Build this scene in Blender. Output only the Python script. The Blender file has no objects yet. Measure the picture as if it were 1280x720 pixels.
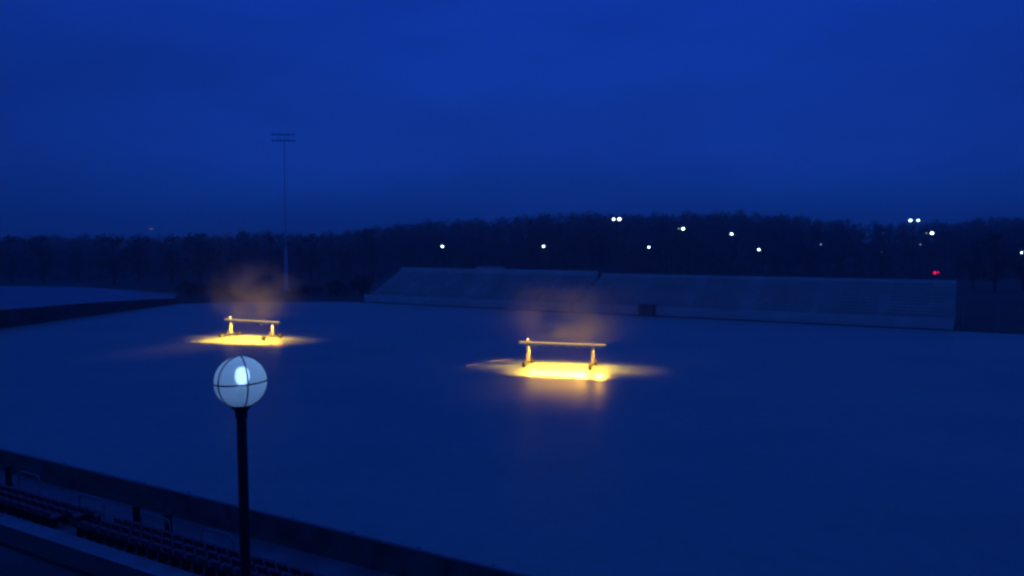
import bpy, math, random
from mathutils import Vector, Matrix
from math import radians as R, sin, cos, pi, sqrt, atan2

random.seed(7)
sc = bpy.context.scene
C = sc.collection

# ------------------------------------------------------------------ frame of the place
CAM_H = 10.0
PITCH = math.atan(55 / 1000)
T = Vector((-0.8617, 0.5075, 0))          # along the touchline, away to the left
N = Vector((0.5075, 0.8617, 0))           # across the pitch, away from the camera
ROT = atan2(-0.5075, 0.8617)              # local x = -T (to the right), local y = N


def at(x, y, z=0.0):
    """photo pixel -> point of the place at height z"""
    dx, dy = (x - 640) / 1000, -(y - 360) / 1000
    d = Vector((dx, cos(PITCH) + dy * sin(PITCH), -sin(PITCH) + dy * cos(PITCH)))
    k = (z - CAM_H) / d.z
    return Vector((0, 0, CAM_H)) + d * k


def deep(x, y, Y):
    """photo pixel -> point of the place at distance Y"""
    dx, dy = (x - 640) / 1000, -(y - 360) / 1000
    d = Vector((dx, cos(PITCH) + dy * sin(PITCH), -sin(PITCH) + dy * cos(PITCH)))
    return Vector((0, 0, CAM_H)) + d * (Y / d.y)


def uv(u, v, z=0.0):
    p = T * u + N * v
    return Vector((p.x, p.y, z))


def touch(p):
    return p.dot(T), p.dot(N)


# ------------------------------------------------------------------ materials
def mat(name, col, rough=0.7, var=0.25, scale=3.0, metal=0.0, bump=0.0, bscale=None, spec=0.5, detail=4.0):
    m = bpy.data.materials.new(name)
    m.use_nodes = True
    nt = m.node_tree
    b = nt.nodes['Principled BSDF']
    tc = nt.nodes.new('ShaderNodeTexCoord')
    nz = nt.nodes.new('ShaderNodeTexNoise')
    nz.inputs['Scale'].default_value = scale
    nz.inputs['Detail'].default_value = detail
    nt.links.new(tc.outputs['Object'], nz.inputs['Vector'])
    cr = nt.nodes.new('ShaderNodeValToRGB')
    cr.color_ramp.elements[0].position = 0.3
    cr.color_ramp.elements[1].position = 0.7
    cr.color_ramp.elements[0].color = (*[c * (1 - var) for c in col], 1)
    cr.color_ramp.elements[1].color = (*[min(1, c * (1 + var)) for c in col], 1)
    nt.links.new(nz.outputs['Fac'], cr.inputs['Fac'])
    nt.links.new(cr.outputs['Color'], b.inputs['Base Color'])
    b.inputs['Roughness'].default_value = rough
    b.inputs['Metallic'].default_value = metal
    b.inputs['Specular IOR Level'].default_value = spec
    if bump:
        n2 = nt.nodes.new('ShaderNodeTexNoise')
        n2.inputs['Scale'].default_value = bscale or scale * 4
        n2.inputs['Detail'].default_value = 6
        nt.links.new(tc.outputs['Object'], n2.inputs['Vector'])
        bp = nt.nodes.new('ShaderNodeBump')
        bp.inputs['Strength'].default_value = bump
        bp.inputs['Distance'].default_value = 0.05
        nt.links.new(n2.outputs['Fac'], bp.inputs['Height'])
        nt.links.new(bp.outputs['Normal'], b.inputs['Normal'])
    return m


def emit(name, col, strength):
    m = bpy.data.materials.new(name)
    m.use_nodes = True
    b = m.node_tree.nodes['Principled BSDF']
    b.inputs['Base Color'].default_value = (*[min(1, c) for c in col], 1)
    b.inputs['Emission Color'].default_value = (*col, 1)
    b.inputs['Emission Strength'].default_value = strength
    return m


M = {
    'concrete': mat('concrete', (0.42, 0.42, 0.42), 0.8, 0.2, 1.3, bump=0.2),
    'dark_concrete': mat('dark_concrete', (0.16, 0.16, 0.17), 0.85, 0.3, 1.0, bump=0.2),
    'path': mat('path_concrete', (0.28, 0.26, 0.27), 0.85, 0.25, 0.8, bump=0.2),
    'step': mat('step_concrete', (0.19, 0.17, 0.18), 0.85, 0.35, 1.5, bump=0.2),
    'asphalt': mat('asphalt', (0.085, 0.085, 0.09), 0.8, 0.3, 0.7, bump=0.3, bscale=30),
    'ground': mat('ground', (0.06, 0.07, 0.05), 0.95, 0.4, 0.05),
    'hill': mat('hill', (0.05, 0.055, 0.045), 0.95, 0.4, 0.05),
    'lot': mat('frosted_lot', (0.27, 0.31, 0.33), 0.55, 0.2, 0.12, detail=8),
    'retaining': mat('retaining_wall', (0.045, 0.048, 0.045), 0.9, 0.4, 0.6),
    'barrier': mat('barrier_panel', (0.13, 0.16, 0.13), 0.8, 0.4, 1.6),
    'rail': mat('galvanised', (0.36, 0.37, 0.38), 0.4, 0.15, 6, metal=0.6),
    'black_post': mat('black_post', (0.012, 0.012, 0.013), 0.5, 0.3, 8),
    'seat': mat('seat_plastic', (0.3, 0.06, 0.085), 0.55, 0.35, 2.0),
    'bench': mat('bench_metal', (0.82, 0.78, 0.66), 0.6, 0.1, 2.0),
    'tier': mat('tier_concrete', (0.64, 0.60, 0.50), 0.85, 0.16, 0.35),
    'frontwall': mat('front_wall', (0.9, 0.84, 0.70), 0.75, 0.12, 0.3),
    'steel': mat('rig_steel', (0.62, 0.6, 0.55), 0.5, 0.15, 5, metal=0.1),
    'boom': mat('boom_aluminium', (0.82, 0.8, 0.74), 0.5, 0.08, 5),
    'tyre': mat('rubber', (0.03, 0.03, 0.03), 0.8, 0.2, 10),
    'rim': mat('wheel_rim', (0.25, 0.24, 0.22), 0.5, 0.2, 10, metal=0.4),
    'mast': mat('mast_steel', (0.6, 0.62, 0.66), 0.5, 0.1, 1),
    'mast_head': mat('mast_head', (0.85, 0.86, 0.88), 0.6, 0.2, 2),
    'dark_metal': mat('dark_metal', (0.02, 0.02, 0.022), 0.5, 0.2, 5, metal=0.2),
    'lamp_pole': mat('lamp_pole', (0.022, 0.022, 0.026), 0.5, 0.3, 5),
    'cage': mat('globe_band', (0.05, 0.055, 0.07), 0.5, 0.2, 5, metal=0.2),
    'cabin': mat('cabin', (0.06, 0.065, 0.065), 0.8, 0.3, 1),
    'box': mat('equipment_box', (0.16, 0.165, 0.17), 0.8, 0.3, 1),
    'bark': mat('bark', (0.07, 0.055, 0.045), 0.95, 0.35, 3),
    'leaf': mat('leaf', (0.07, 0.08, 0.055), 0.9, 0.5, 0.25),
    'twig': mat('winter_twigs', (0.11, 0.09, 0.08), 0.95, 0.4, 0.25),
    'needle': mat('needle', (0.03, 0.045, 0.03), 0.9, 0.4, 0.3),
    'bush': mat('bush_leaf', (0.06, 0.065, 0.045), 0.9, 0.4, 0.4),
    'chain': mat('fence_wire', (0.16, 0.16, 0.17), 0.6, 0.2, 5, metal=0.3),
    'hose': mat('hose', (0.75, 0.72, 0.68), 0.5, 0.1, 5),
    'white_lamp': emit('white_lamp', (0.55, 0.80, 1.0), 9),
    'dim_lamp': emit('dim_lamp', (0.5, 0.8, 0.95), 0.7),
    'faint_lamp': emit('faint_lamp', (0.4, 0.6, 0.9), 0.18),
    'added_glow': emit('added_strip_glow', (1.0, 0.64, 0.13), 2.0),  # glow of the strip added on the boom top
    'red_lamp': emit('red_lamp', (1.0, 0.01, 0.10), 1.5),
    'amber_lamp': emit('amber_lamp', (0.5, 0.42, 0.36), 0.2),
    'sodium': emit('sodium_lens', (1.0, 0.60, 0.16), 8),
}


# ------------------------------------------------------------------ mesh building
class MB:
    def __init__(self):
        self.v, self.f = [], []

    def add(self, vs, fs):
        o = len(self.v)
        self.v += [tuple(p) for p in vs]
        self.f += [tuple(i + o for i in q) for q in fs]
        return self

    def box(self, x0, x1, y0, y1, z0, z1):
        return self.add([(x0, y0, z0), (x1, y0, z0), (x1, y1, z0), (x0, y1, z0), (x0, y0, z1), (x1, y0, z1), (x1, y1, z1), (x0, y1, z1)],
                        [(0, 3, 2, 1), (4, 5, 6, 7), (0, 1, 5, 4), (1, 2, 6, 5), (2, 3, 7, 6), (3, 0, 4, 7)])

    def tube(self, pts, rad, n=10, caps=True):
        pts = [Vector(p) for p in pts]
        rr = rad if isinstance(rad, (list, tuple)) else [rad] * len(pts)
        vs, fs = [], []
        for i, p in enumerate(pts):
            d = (pts[min(i + 1, len(pts) - 1)] - pts[max(i - 1, 0)]).normalized()
            a = d.cross(Vector((0, 0, 1)))
            if a.length < 1e-3:
                a = d.cross(Vector((0, 1, 0)))
            a.normalize()
            b = d.cross(a)
            for k in range(n):
                t = 2 * pi * k / n
                vs.append(p + (a * cos(t) + b * sin(t)) * rr[i])
        for i in range(len(pts) - 1):
            for k in range(n):
                fs.append((i * n + k, i * n + (k + 1) % n, (i + 1) * n + (k + 1) % n, (i + 1) * n + k))
        if caps:
            fs.append(tuple(range(n)))
            fs.append(tuple((len(pts) - 1) * n + k for k in reversed(range(n))))
        return self.add(vs, fs)

    def lathe(self, prof, n=24, c=(0, 0, 0)):
        vs, fs = [], []
        for r, z in prof:
            for k in range(n):
                t = 2 * pi * k / n
                vs.append((c[0] + r * cos(t), c[1] + r * sin(t), c[2] + z))
        for i in range(len(prof) - 1):
            for k in range(n):
                fs.append((i * n + k, i * n + (k + 1) % n, (i + 1) * n + (k + 1) % n, (i + 1) * n + k))
        return self.add(vs, fs)

    def prism(self, poly, z0, z1):
        n = len(poly)
        vs = [(p[0], p[1], z0) for p in poly] + [(p[0], p[1], z1) for p in poly]
        fs = [tuple(reversed(range(n))), tuple(range(n, 2 * n))] + [(i, (i + 1) % n, n + (i + 1) % n, n + i) for i in range(n)]
        return self.add(vs, fs)

    def build(self, name, m, parent=None, loc=None, rz=None, smooth=False, bevel=0):
        me = bpy.data.meshes.new(name)
        me.from_pydata(self.v, [], self.f)
        me.update()
        me.materials.append(m)
        if smooth:
            me.shade_smooth()
        o = bpy.data.objects.new(name, me)
        C.objects.link(o)
        if parent:
            o.parent = parent
        if loc is not None:
            o.location = loc
        if rz is not None:
            o.rotation_euler = (0, 0, rz)
        if bevel:
            b = o.modifiers.new('bevel', 'BEVEL')
            b.width = bevel
            b.segments = 2
        return o


def tag(o, label=None, cat=None, group=None, kind=None):
    if label: o['label'] = label
    if cat: o['category'] = cat
    if group: o['group'] = group
    if kind: o['kind'] = kind
    return o


def thing(name, label, cat, loc=(0, 0, 0), rz=0.0, group=None):
    o = bpy.data.objects.new(name, None)
    C.objects.link(o)
    o.location = loc
    o.rotation_euler = (0, 0, rz)
    o.empty_display_size = 0.2
    return tag(o, label, cat, group)


def copy_tree(o, parent=None):
    c = o.copy()
    C.objects.link(c)
    if parent: c.parent = parent
    for ch in list(o.children):
        copy_tree(ch, c)
    return c


# ------------------------------------------------------------------ ground, pitch, hill
def hill_h(x, y):
    # low ground near the pitch, a wooded rise beyond the far stand, mostly to the right
    px = 640 + 1000 * x / max(y, 1)
    s = min(1, max(0, (y - 210) / 190)); s = s * s * (3 - 2 * s)
    w = min(1, max(0, (px - 330) / 350)); w = w * w * (3 - 2 * w)
    return s * w * 10.5


g = MB()
nx, ny = 60, 60
X0, X1, Y0, Y1 = -700, 760, 190, 760
for j in range(ny + 1):
    for i in range(nx + 1):
        x = X0 + (X1 - X0) * i / nx
        y = Y0 + (Y1 - Y0) * j / ny
        g.v.append((x, y, hill_h(x, y) - 0.06 + (0.15 * sin(x * .05) * cos(y * .04) if y > 230 else 0)))
for j in range(ny):
    for i in range(nx):
        a = j * (nx + 1) + i
        g.f.append((a, a + 1, a + nx + 2, a + nx + 1))
tag(g.build('hill', M['hill'], smooth=True), kind='structure')
g = MB()
g.add([(-1200, -300, -0.1), (1200, -300, -0.1), (1200, 1100, -0.1), (-1200, 1100, -0.1)], [(0, 1, 2, 3)])
tag(g.build('ground', M['ground']), kind='structure')

# pitch under its pale wet cover
V_WALL = 18.52
v_far = touch(at(820, 396))[1]
pA = at(0, 411); pB = at(220, 380); pC = at(372, 375.5)
dAB = (pA - pB).normalized()
pL = pB + dAB * 125
uC = touch(pC)[0]
poly = [uv(touch(pL)[0], V_WALL), uv(-130, V_WALL), uv(-130, v_far), uv(uC, v_far), pB, pL]
pm = bpy.data.materials.new('wet_pitch_cover')
pm.use_nodes = True
nt = pm.node_tree
b = nt.nodes['Principled BSDF']
tc = nt.nodes.new('ShaderNodeTexCoord')


def noise(nt, src, scale, detail=5, rough=0.55):
    n = nt.nodes.new('ShaderNodeTexNoise')
    n.inputs['Scale'].default_value = scale
    n.inputs['Detail'].default_value = detail
    n.inputs['Roughness'].default_value = rough
    nt.links.new(src, n.inputs['Vector'])
    return n


n1 = noise(nt, tc.outputs['Object'], 0.06, 7, 0.6)
cr = nt.nodes.new('ShaderNodeValToRGB')
cr.color_ramp.elements[0].position = 0.25
cr.color_ramp.elements[1].position = 0.75
PITCH_COL = (0.35, 0.47, 0.385)
cr.color_ramp.elements[0].color = (*[c * 0.74 for c in PITCH_COL], 1)
cr.color_ramp.elements[1].color = (*[c * 1.26 for c in PITCH_COL], 1)
nf = noise(nt, tc.outputs['Object'], 1.3, 8, 0.7)      # tufts and folds of the cover
mxn = nt.nodes.new('ShaderNodeMix'); mxn.data_type = 'FLOAT'; mxn.inputs['Factor'].default_value = .45
nt.links.new(n1.outputs['Fac'], mxn.inputs['A']); nt.links.new(nf.outputs['Fac'], mxn.inputs['B'])
nt.links.new(mxn.outputs['Result'], cr.inputs['Fac'])
nt.links.new(cr.outputs['Color'], b.inputs['Base Color'])
n3 = noise(nt, tc.outputs['Object'], 0.11, 5)
mr = nt.nodes.new('ShaderNodeMapRange')
mr.inputs['To Min'].default_value = 0.34
mr.inputs['To Max'].default_value = 0.54
nt.links.new(n3.outputs['Fac'], mr.inputs['Value'])
nt.links.new(mr.outputs['Result'], b.inputs['Roughness'])
n2 = noise(nt, tc.outputs['Object'], 1.6, 6)
bp = nt.nodes.new('ShaderNodeBump')
bp.inputs['Strength'].default_value = 0.25
bp.inputs['Distance'].default_value = 0.05
nt.links.new(n2.outputs['Fac'], bp.inputs['Height'])
nt.links.new(bp.outputs['Normal'], b.inputs['Normal'])
g = MB()
g.add(poly, [tuple(range(len(poly)))])
tag(g.build('pitch', pm), kind='structure')
o = C.objects['pitch']; o.location.z = 0.0

# ------------------------------------------------------------------ near stand
rowD, rowH, ROWS = 0.75, 0.2, 3
VS = 16.75
U0, U1 = -6.0, 46.0                        # extent along the touchline
UC = (U0 + U1) / 2
HALF = (U1 - U0) / 2
org = uv(UC, 0)                            # local: x = -u, y = v


def band(name, m, v0, v1, z0, z1, kind='structure'):
    o = MB().box(-HALF, HALF, v0, v1, z0, z1).build(name, m, loc=org, rz=ROT)
    return tag(o, kind=kind)


Zb = 0.05
band('pitchside_path', M['path'], VS, V_WALL - 0.02, -0.3, Zb)
st = thing('seating_terrace', 'stepped concrete terrace carrying the near seat rows between two walkways', 'terrace', org, ROT)
for k in range(ROWS):
    MB().box(-HALF, HALF, VS - rowD * (k + 1), VS - rowD * k - 0.003, -0.3, Zb + rowH * k + 0.06).build('step', M['step'], st)
ZW = Zb + rowH * ROWS + 0.06
VW0 = VS - rowD * ROWS
band('walkway', M['concrete'], VW0 - 3.2, VW0 - 0.003, -0.3, ZW)
# upper concourse deck with a darker kerb at its edge
ZU = 4.5
VU = 8.12
band('upper_concourse', M['asphalt'], -8, VU - 0.5, ZU - 0.5, ZU)
kb = MB().box(-HALF, HALF, VU - 0.497, VU, ZU - 0.7, ZU + 0.06).build('deck_kerb', M['retaining'], loc=org, rz=ROT)
tag(kb, kind='structure')
rw = MB().box(-HALF, HALF, VU - 0.9, VU - 0.6, -0.3, ZU - 0.503).build('terrace_back_wall', M['dark_concrete'], loc=org, rz=ROT)
tag(rw, 'dark concrete wall carrying the edge of the upper concourse deck', 'wall')

# barrier wall between the near stand and the pitch
bw = thing('pitch_barrier', 'long dark pitchside barrier with a pale top rail in front of the near seats', 'barrier', org, ROT)
MB().box(-HALF, HALF, V_WALL, V_WALL + 0.08, -0.2, 0.92).build('panel', M['barrier'], bw)
MB().tube([(-HALF, V_WALL + 0.04, 0.97), (HALF, V_WALL + 0.04, 0.97)], 0.06, 8).build('top_rail', M['rail'], bw)
x = -HALF + 0.6
while x < HALF:
    MB().box(x - 0.05, x + 0.05, V_WALL + 0.083, V_WALL + 0.18, -0.2, 1.0).build('post', M['dark_metal'], bw)
    x += 2.6
bw.location.z = 0.0

# seats
def make_seat():
    r = thing('stadium_seat', 'seat', 'seat')
    s = MB()
    s.add([(-.21, -.20, .42), (.21, -.20, .42), (.22, .20, .45), (-.22, .20, .45), (-.21, -.20, .38), (.21, -.20, .38), (.22, .20, .40), (-.22, .20, .40)],
          [(0, 1, 2, 3), (7, 6, 5, 4), (0, 4, 5, 1), (1, 5, 6, 2), (2, 6, 7, 3), (3, 7, 4, 0)])
    s.build('seat_pan', M['seat'], r, bevel=0.02)
    k = MB()
    k.add([(-.22, -.24, .42), (.22, -.24, .42), (.20, -.30, .64), (-.20, -.30, .64), (-.22, -.20, .42), (.22, -.20, .42), (.20, -.26, .64), (-.20, -.26, .64)],
          [(0, 1, 2, 3), (7, 6, 5, 4), (0, 4, 5, 1), (1, 5, 6, 2), (2, 6, 7, 3), (3, 7, 4, 0)])
    k.build('backrest', M['seat'], r, bevel=0.02)
    MB().box(-.03, .03, -.16, .12, 0, .382).build('pedestal', M['dark_metal'], r)
    return r


seat0 = make_seat()
first = True
rowname = ['lowest row, next to the pitchside path', 'middle row between path and walkway', 'top row, beside the pale walkway']
for k in range(ROWS):
    vv = VS - rowD * (k + 0.5)
    zz = Zb + rowH * k + 0.06
    u = 13.0
    i = 0
    while u < 36.5:
        if 25.2 < u < 26.2:               # aisle
            u += 0.52
            continue
        o = seat0 if first else copy_tree(seat0)
        first = False
        o.location = uv(u, vv, zz)
        o.rotation_euler = (0, 0, ROT)
        o['label'] = 'dark red plastic seat in the ' + rowname[k]
        o['group'] = 'dark red seats of the ' + rowname[k].split(',')[0].split(' between')[0]
        u += 0.52

# pale hoop handrails and short dark posts on the pitchside path
def handrail(px, py, label):
    p = at(px, py, Zb)
    r = thing('hoop_handrail', label, 'handrail', p, ROT, 'hoop handrails beside the near seats')
    w, h, q = 0.0, 0.85, 0.25
    pts = [(-.75, 0, 0), (-.75, 0, h - q)]
    for a in range(1, 7):
        t = pi - a * pi / 12
        pts.append((-.75 + q + q * cos(t), 0, h - q + q * sin(t)))
    for a in range(0, 7):
        t = pi / 2 - a * pi / 12
        pts.append((.75 - q + q * cos(t), 0, h - q + q * sin(t)))
    pts.append((.75, 0, 0))
    MB().tube(pts, 0.028, 8).build('hoop', M['rail'], r, smooth=True)
    MB().tube([(-.75, 0, .42), (.75, 0, .42)], 0.018, 8).build('mid_rail', M['rail'], r)
    for s in (-1, 1):
        MB().lathe([(0, .015), (.07, .015), (.07, 0)], 12, (s * .75, 0, 0)).build('foot_plate', M['rail'], r)


handrail(37, 618, 'pale hoop handrail farthest along the pitchside path, near the left frame edge')
handrail(115, 650, 'pale hoop handrail second along the path, left of both middle dark posts')
handrail(195, 676, 'pale hoop handrail right behind the capped dark post with the round head')
handrail(272, 697, 'pale hoop handrail closest to the globe lamp pole')


def short_post(px, py, h, label, head):
    r = thing('path_post', label, 'post', at(px, py, Zb), 0, 'short dark posts on the pitchside path')
    MB().lathe([(0, 0), (.17, 0), (.17, .04), (.12, .06), (.12, h - .12), (0, h - .12)], 16).build('post_shaft', M['black_post'], r, smooth=False)
    if head:
        prof = [(.14 * sin(a * pi / 10) + .005, h - .02 - .14 * cos(a * pi / 10)) for a in range(11)]
        MB().lathe(prof, 16).build('post_cap', M['black_post'], r, smooth=True)
    else:
        MB().lathe([(0, h - .117), (.13, h - .117), (.13, h - .06), (.05, h), (0, h)], 16).build('post_cap', M['black_post'], r)


short_post(11, 607, 0.85, 'short dark post with flat cap farthest along the path', False)
short_post(171, 657, 0.75, 'short dark post with flat cap between two hoop handrails', False)
short_post(211, 670, 0.72, 'short dark post with round head beside a hoop handrail', True)

# ------------------------------------------------------------------ globe lamp
GL = deep(301, 477, 7.0)
lp = thing('globe_lamp_post', 'tall dark lamp post with a lit banded white globe, standing on the upper deck', 'lamp post', (GL.x + .032, GL.y, ZU))
lp.rotation_euler = (0, R(-.45), 0)
gh = GL.z - ZU
rg = 0.225
MB().tube([(0, 0, 0), (0, 0, .35), (0, 0, .38), (0, 0, gh - rg - .11)], [.085, .08, .049, .043], 18).build('pole', M['lamp_pole'], lp, smooth=False)
MB().lathe([(0, 0), (.16, 0), (.16, .03), (.1, .05), (.1, .09), (0, .09)], 20, (0, 0, 0.001)).build('base_flange', M['lamp_pole'], lp)
MB().lathe([(.03, -.10), (.05, -.10), (.055, -.03), (.085, .0), (.085, .03), (0, .03)], 20, (0, 0, gh - rg - .005)).build('globe_fitter', M['lamp_pole'], lp)
gm = bpy.data.materials.new('frosted_globe')
gm.use_nodes = True
nt = gm.node_tree
for n in list(nt.nodes):
    if n.type != 'OUTPUT_MATERIAL': nt.nodes.remove(n)
out = nt.nodes['Material Output']
tr = nt.nodes.new('ShaderNodeBsdfTransparent'); tr.inputs['Color'].default_value = (.9, .95, 1, 1)
tl = nt.nodes.new('ShaderNodeBsdfTranslucent'); tl.inputs['Color'].default_value = (.62, .8, .96, 1)
df = nt.nodes.new('ShaderNodeBsdfDiffuse'); df.inputs['Color'].default_value = (.62, .74, .88, 1)
gs = nt.nodes.new('ShaderNodeBsdfGlossy'); gs.inputs['Roughness'].default_value = .12
m1 = nt.nodes.new('ShaderNodeMixShader'); m1.inputs[0].default_value = .6
m2 = nt.nodes.new('ShaderNodeMixShader'); m2.inputs[0].default_value = .72
m3 = nt.nodes.new('ShaderNodeMixShader'); m3.inputs[0].default_value = .06
nt.links.new(df.outputs[0], m1.inputs[1]); nt.links.new(tl.outputs[0], m1.inputs[2])
nt.links.new(tr.outputs[0], m2.inputs[1]); nt.links.new(m1.outputs[0], m2.inputs[2])
nt.links.new(m2.outputs[0], m3.inputs[1]); nt.links.new(gs.outputs[0], m3.inputs[2])
nt.links.new(m3.outputs[0], out.inputs['Surface'])
prof = [(rg * sin(a * pi / 24) + 1e-4, -rg * cos(a * pi / 24)) for a in range(25)]
globe = MB().lathe(prof, 48, (0, 0, gh)).build('globe', gm, lp, smooth=True)


def ring(rad, w, t, axis_rot, name):
    mb = MB()
    n = 64
    vs, fs = [], []
    for k in range(n):
        a = 2 * pi * k / n
        for (dr, dz) in ((0, -w), (t, -w), (t, w), (0, w)):
            p = Vector(((rad + dr) * cos(a), (rad + dr) * sin(a), dz))
            vs.append(axis_rot @ p)
    for k in range(n):
        for q in range(4):
            fs.append((k * 4 + q, k * 4 + (q + 1) % 4, ((k + 1) % n) * 4 + (q + 1) % 4, ((k + 1) % n) * 4 + q))
    mb.add(vs, fs)
    return mb.build(name, M['cage'], lp, loc=(0, 0, gh))


yaw = atan2(GL.x, GL.y)
ring(rg + .0015, .0062, .006, Matrix.Rotation(R(-2.0), 3, 'Y'), 'equator_band')
for k, ang in enumerate((15, -53, 82)):
    # plane containing z axis, turned so that the band faces the camera at the angle seen
    a = -yaw + R(ang)
    ring(rg + .0016 + .0002 * k, .0056, .0058 - .0002 * k, Matrix.Rotation(a, 3, 'Z') @ Matrix.Rotation(pi / 2, 3, 'Y'), 'meridian_band')
# bulb: a short frosted capsule above the middle of the globe
bm = emit('bulb_glow', (0.42, 0.68, 1.0), 5.0)
nt = bm.node_tree                                     # a frosted bulb is brightest where one looks straight at the arc
lw = nt.nodes.new('ShaderNodeLayerWeight'); lw.inputs['Blend'].default_value = .5
mrb = nt.nodes.new('ShaderNodeMapRange'); mrb.inputs['From Min'].default_value = .15; mrb.inputs['From Max'].default_value = 1
mrb.inputs['To Min'].default_value = 5.8; mrb.inputs['To Max'].default_value = .7
nt.links.new(lw.outputs['Facing'], mrb.inputs['Value'])
nt.links.new(mrb.outputs['Result'], nt.nodes['Principled BSDF'].inputs['Emission Strength'])
prof = [(.002, -.085), (.03, -.08), (.05, -.063), (.062, -.035), (.066, 0), (.062, .035), (.05, .063), (.03, .08), (.002, .085)]
MB().lathe(prof, 24, (0.015, 0.0, gh + .05)).build('bulb', bm, lp, smooth=True)
MB().tube([(0, 0, gh - rg + .03), (0, 0, gh - .046)], .018, 12).build('bulb_holder', M['rail'], lp)
# ------------------------------------------------------------------ grow light rigs
def lamp_pattern(ld, h):
    """the luminaire's light distribution: an even band thrown forward with cut-offs, and side wings"""
    ld.use_nodes = True
    nt = ld.node_tree
    em = nt.nodes['Emission']
    tc = nt.nodes.new('ShaderNodeTexCoord')
    sp = nt.nodes.new('ShaderNodeSeparateXYZ'); nt.links.new(tc.outputs['Normal'], sp.inputs[0])

    def mth(op, a, b_=None, c=None):
        n = nt.nodes.new('ShaderNodeMath'); n.operation = op
        for i, q in enumerate((a, b_, c)):
            if q is None: continue
            if isinstance(q, (int, float)): n.inputs[i].default_value = q
            else: nt.links.new(q, n.inputs[i])
        return n.outputs[0]

    def sstep(v, a, b_):
        n = nt.nodes.new('ShaderNodeMapRange'); n.interpolation_type = 'SMOOTHSTEP'
        n.inputs['From Min'].default_value = a; n.inputs['From Max'].default_value = b_
        nt.links.new(v, n.inputs['Value'])
        return n.outputs['Result']
    cz = mth('MAXIMUM', mth('ABSOLUTE', sp.outputs['Z']), .058)
    gx = mth('MULTIPLY', mth('DIVIDE', sp.outputs['X'], cz), h)
    gy = mth('MULTIPLY', mth('DIVIDE', sp.outputs['Y'], cz), -h)     # positive towards the camera side
    core = mth('MULTIPLY', sstep(gy, CORE[0], CORE[1]), sstep(gy, CORE[3], CORE[2]))
    core = mth('MULTIPLY', core, mth('EXPONENT', mth('MULTIPLY', mth('MULTIPLY', gx, gx), -.9)))
    gy2 = mth('SUBTRACT', gy, .6)
    wing = mth('EXPONENT', mth('MULTIPLY', mth('MULTIPLY', gy2, gy2), -.24))
    wing = mth('MULTIPLY', wing, mth('EXPONENT', mth('MULTIPLY', mth('ABSOLUTE', gx), -.42)))
    wing = mth('MULTIPLY', wing, sstep(mth('ABSOLUTE', gx), 6.5, 3.5))
    tail = mth('MULTIPLY', sstep(gy, 1.0, 4.0), mth('EXPONENT', mth('MULTIPLY', mth('ABSOLUTE', gy), -.15)))
    tail = mth('MULTIPLY', tail, mth('EXPONENT', mth('MULTIPLY', mth('MULTIPLY', gx, gx), -.25)))
    tail = mth('MULTIPLY', tail, sstep(gy, 21.0, 8.0))
    tot = mth('ADD', mth('ADD', core, mth('MULTIPLY', wing, WING)), mth('MULTIPLY', tail, TAIL))
    r2 = mth('ADD', mth('ADD', mth('MULTIPLY', gx, gx), mth('MULTIPLY', gy, gy)), h * h)
    k = mth('POWER', mth('DIVIDE', r2, h * h), 1.5)                  # undo distance and slant
    cut = sstep(mth('ABSOLUTE', sp.outputs['Z']), .03, .07)            # hood rim
    nt.links.new(mth('MULTIPLY', mth('MULTIPLY', tot, k), cut), em.inputs['Strength'])


CORE = (-2.6, -.4, 3.9, 6.0)
WING, TAIL = .62, .026
SPOT_E = 250.0
ADDED_LAMP_E = 14.0
STRIP_E = 42.0


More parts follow.
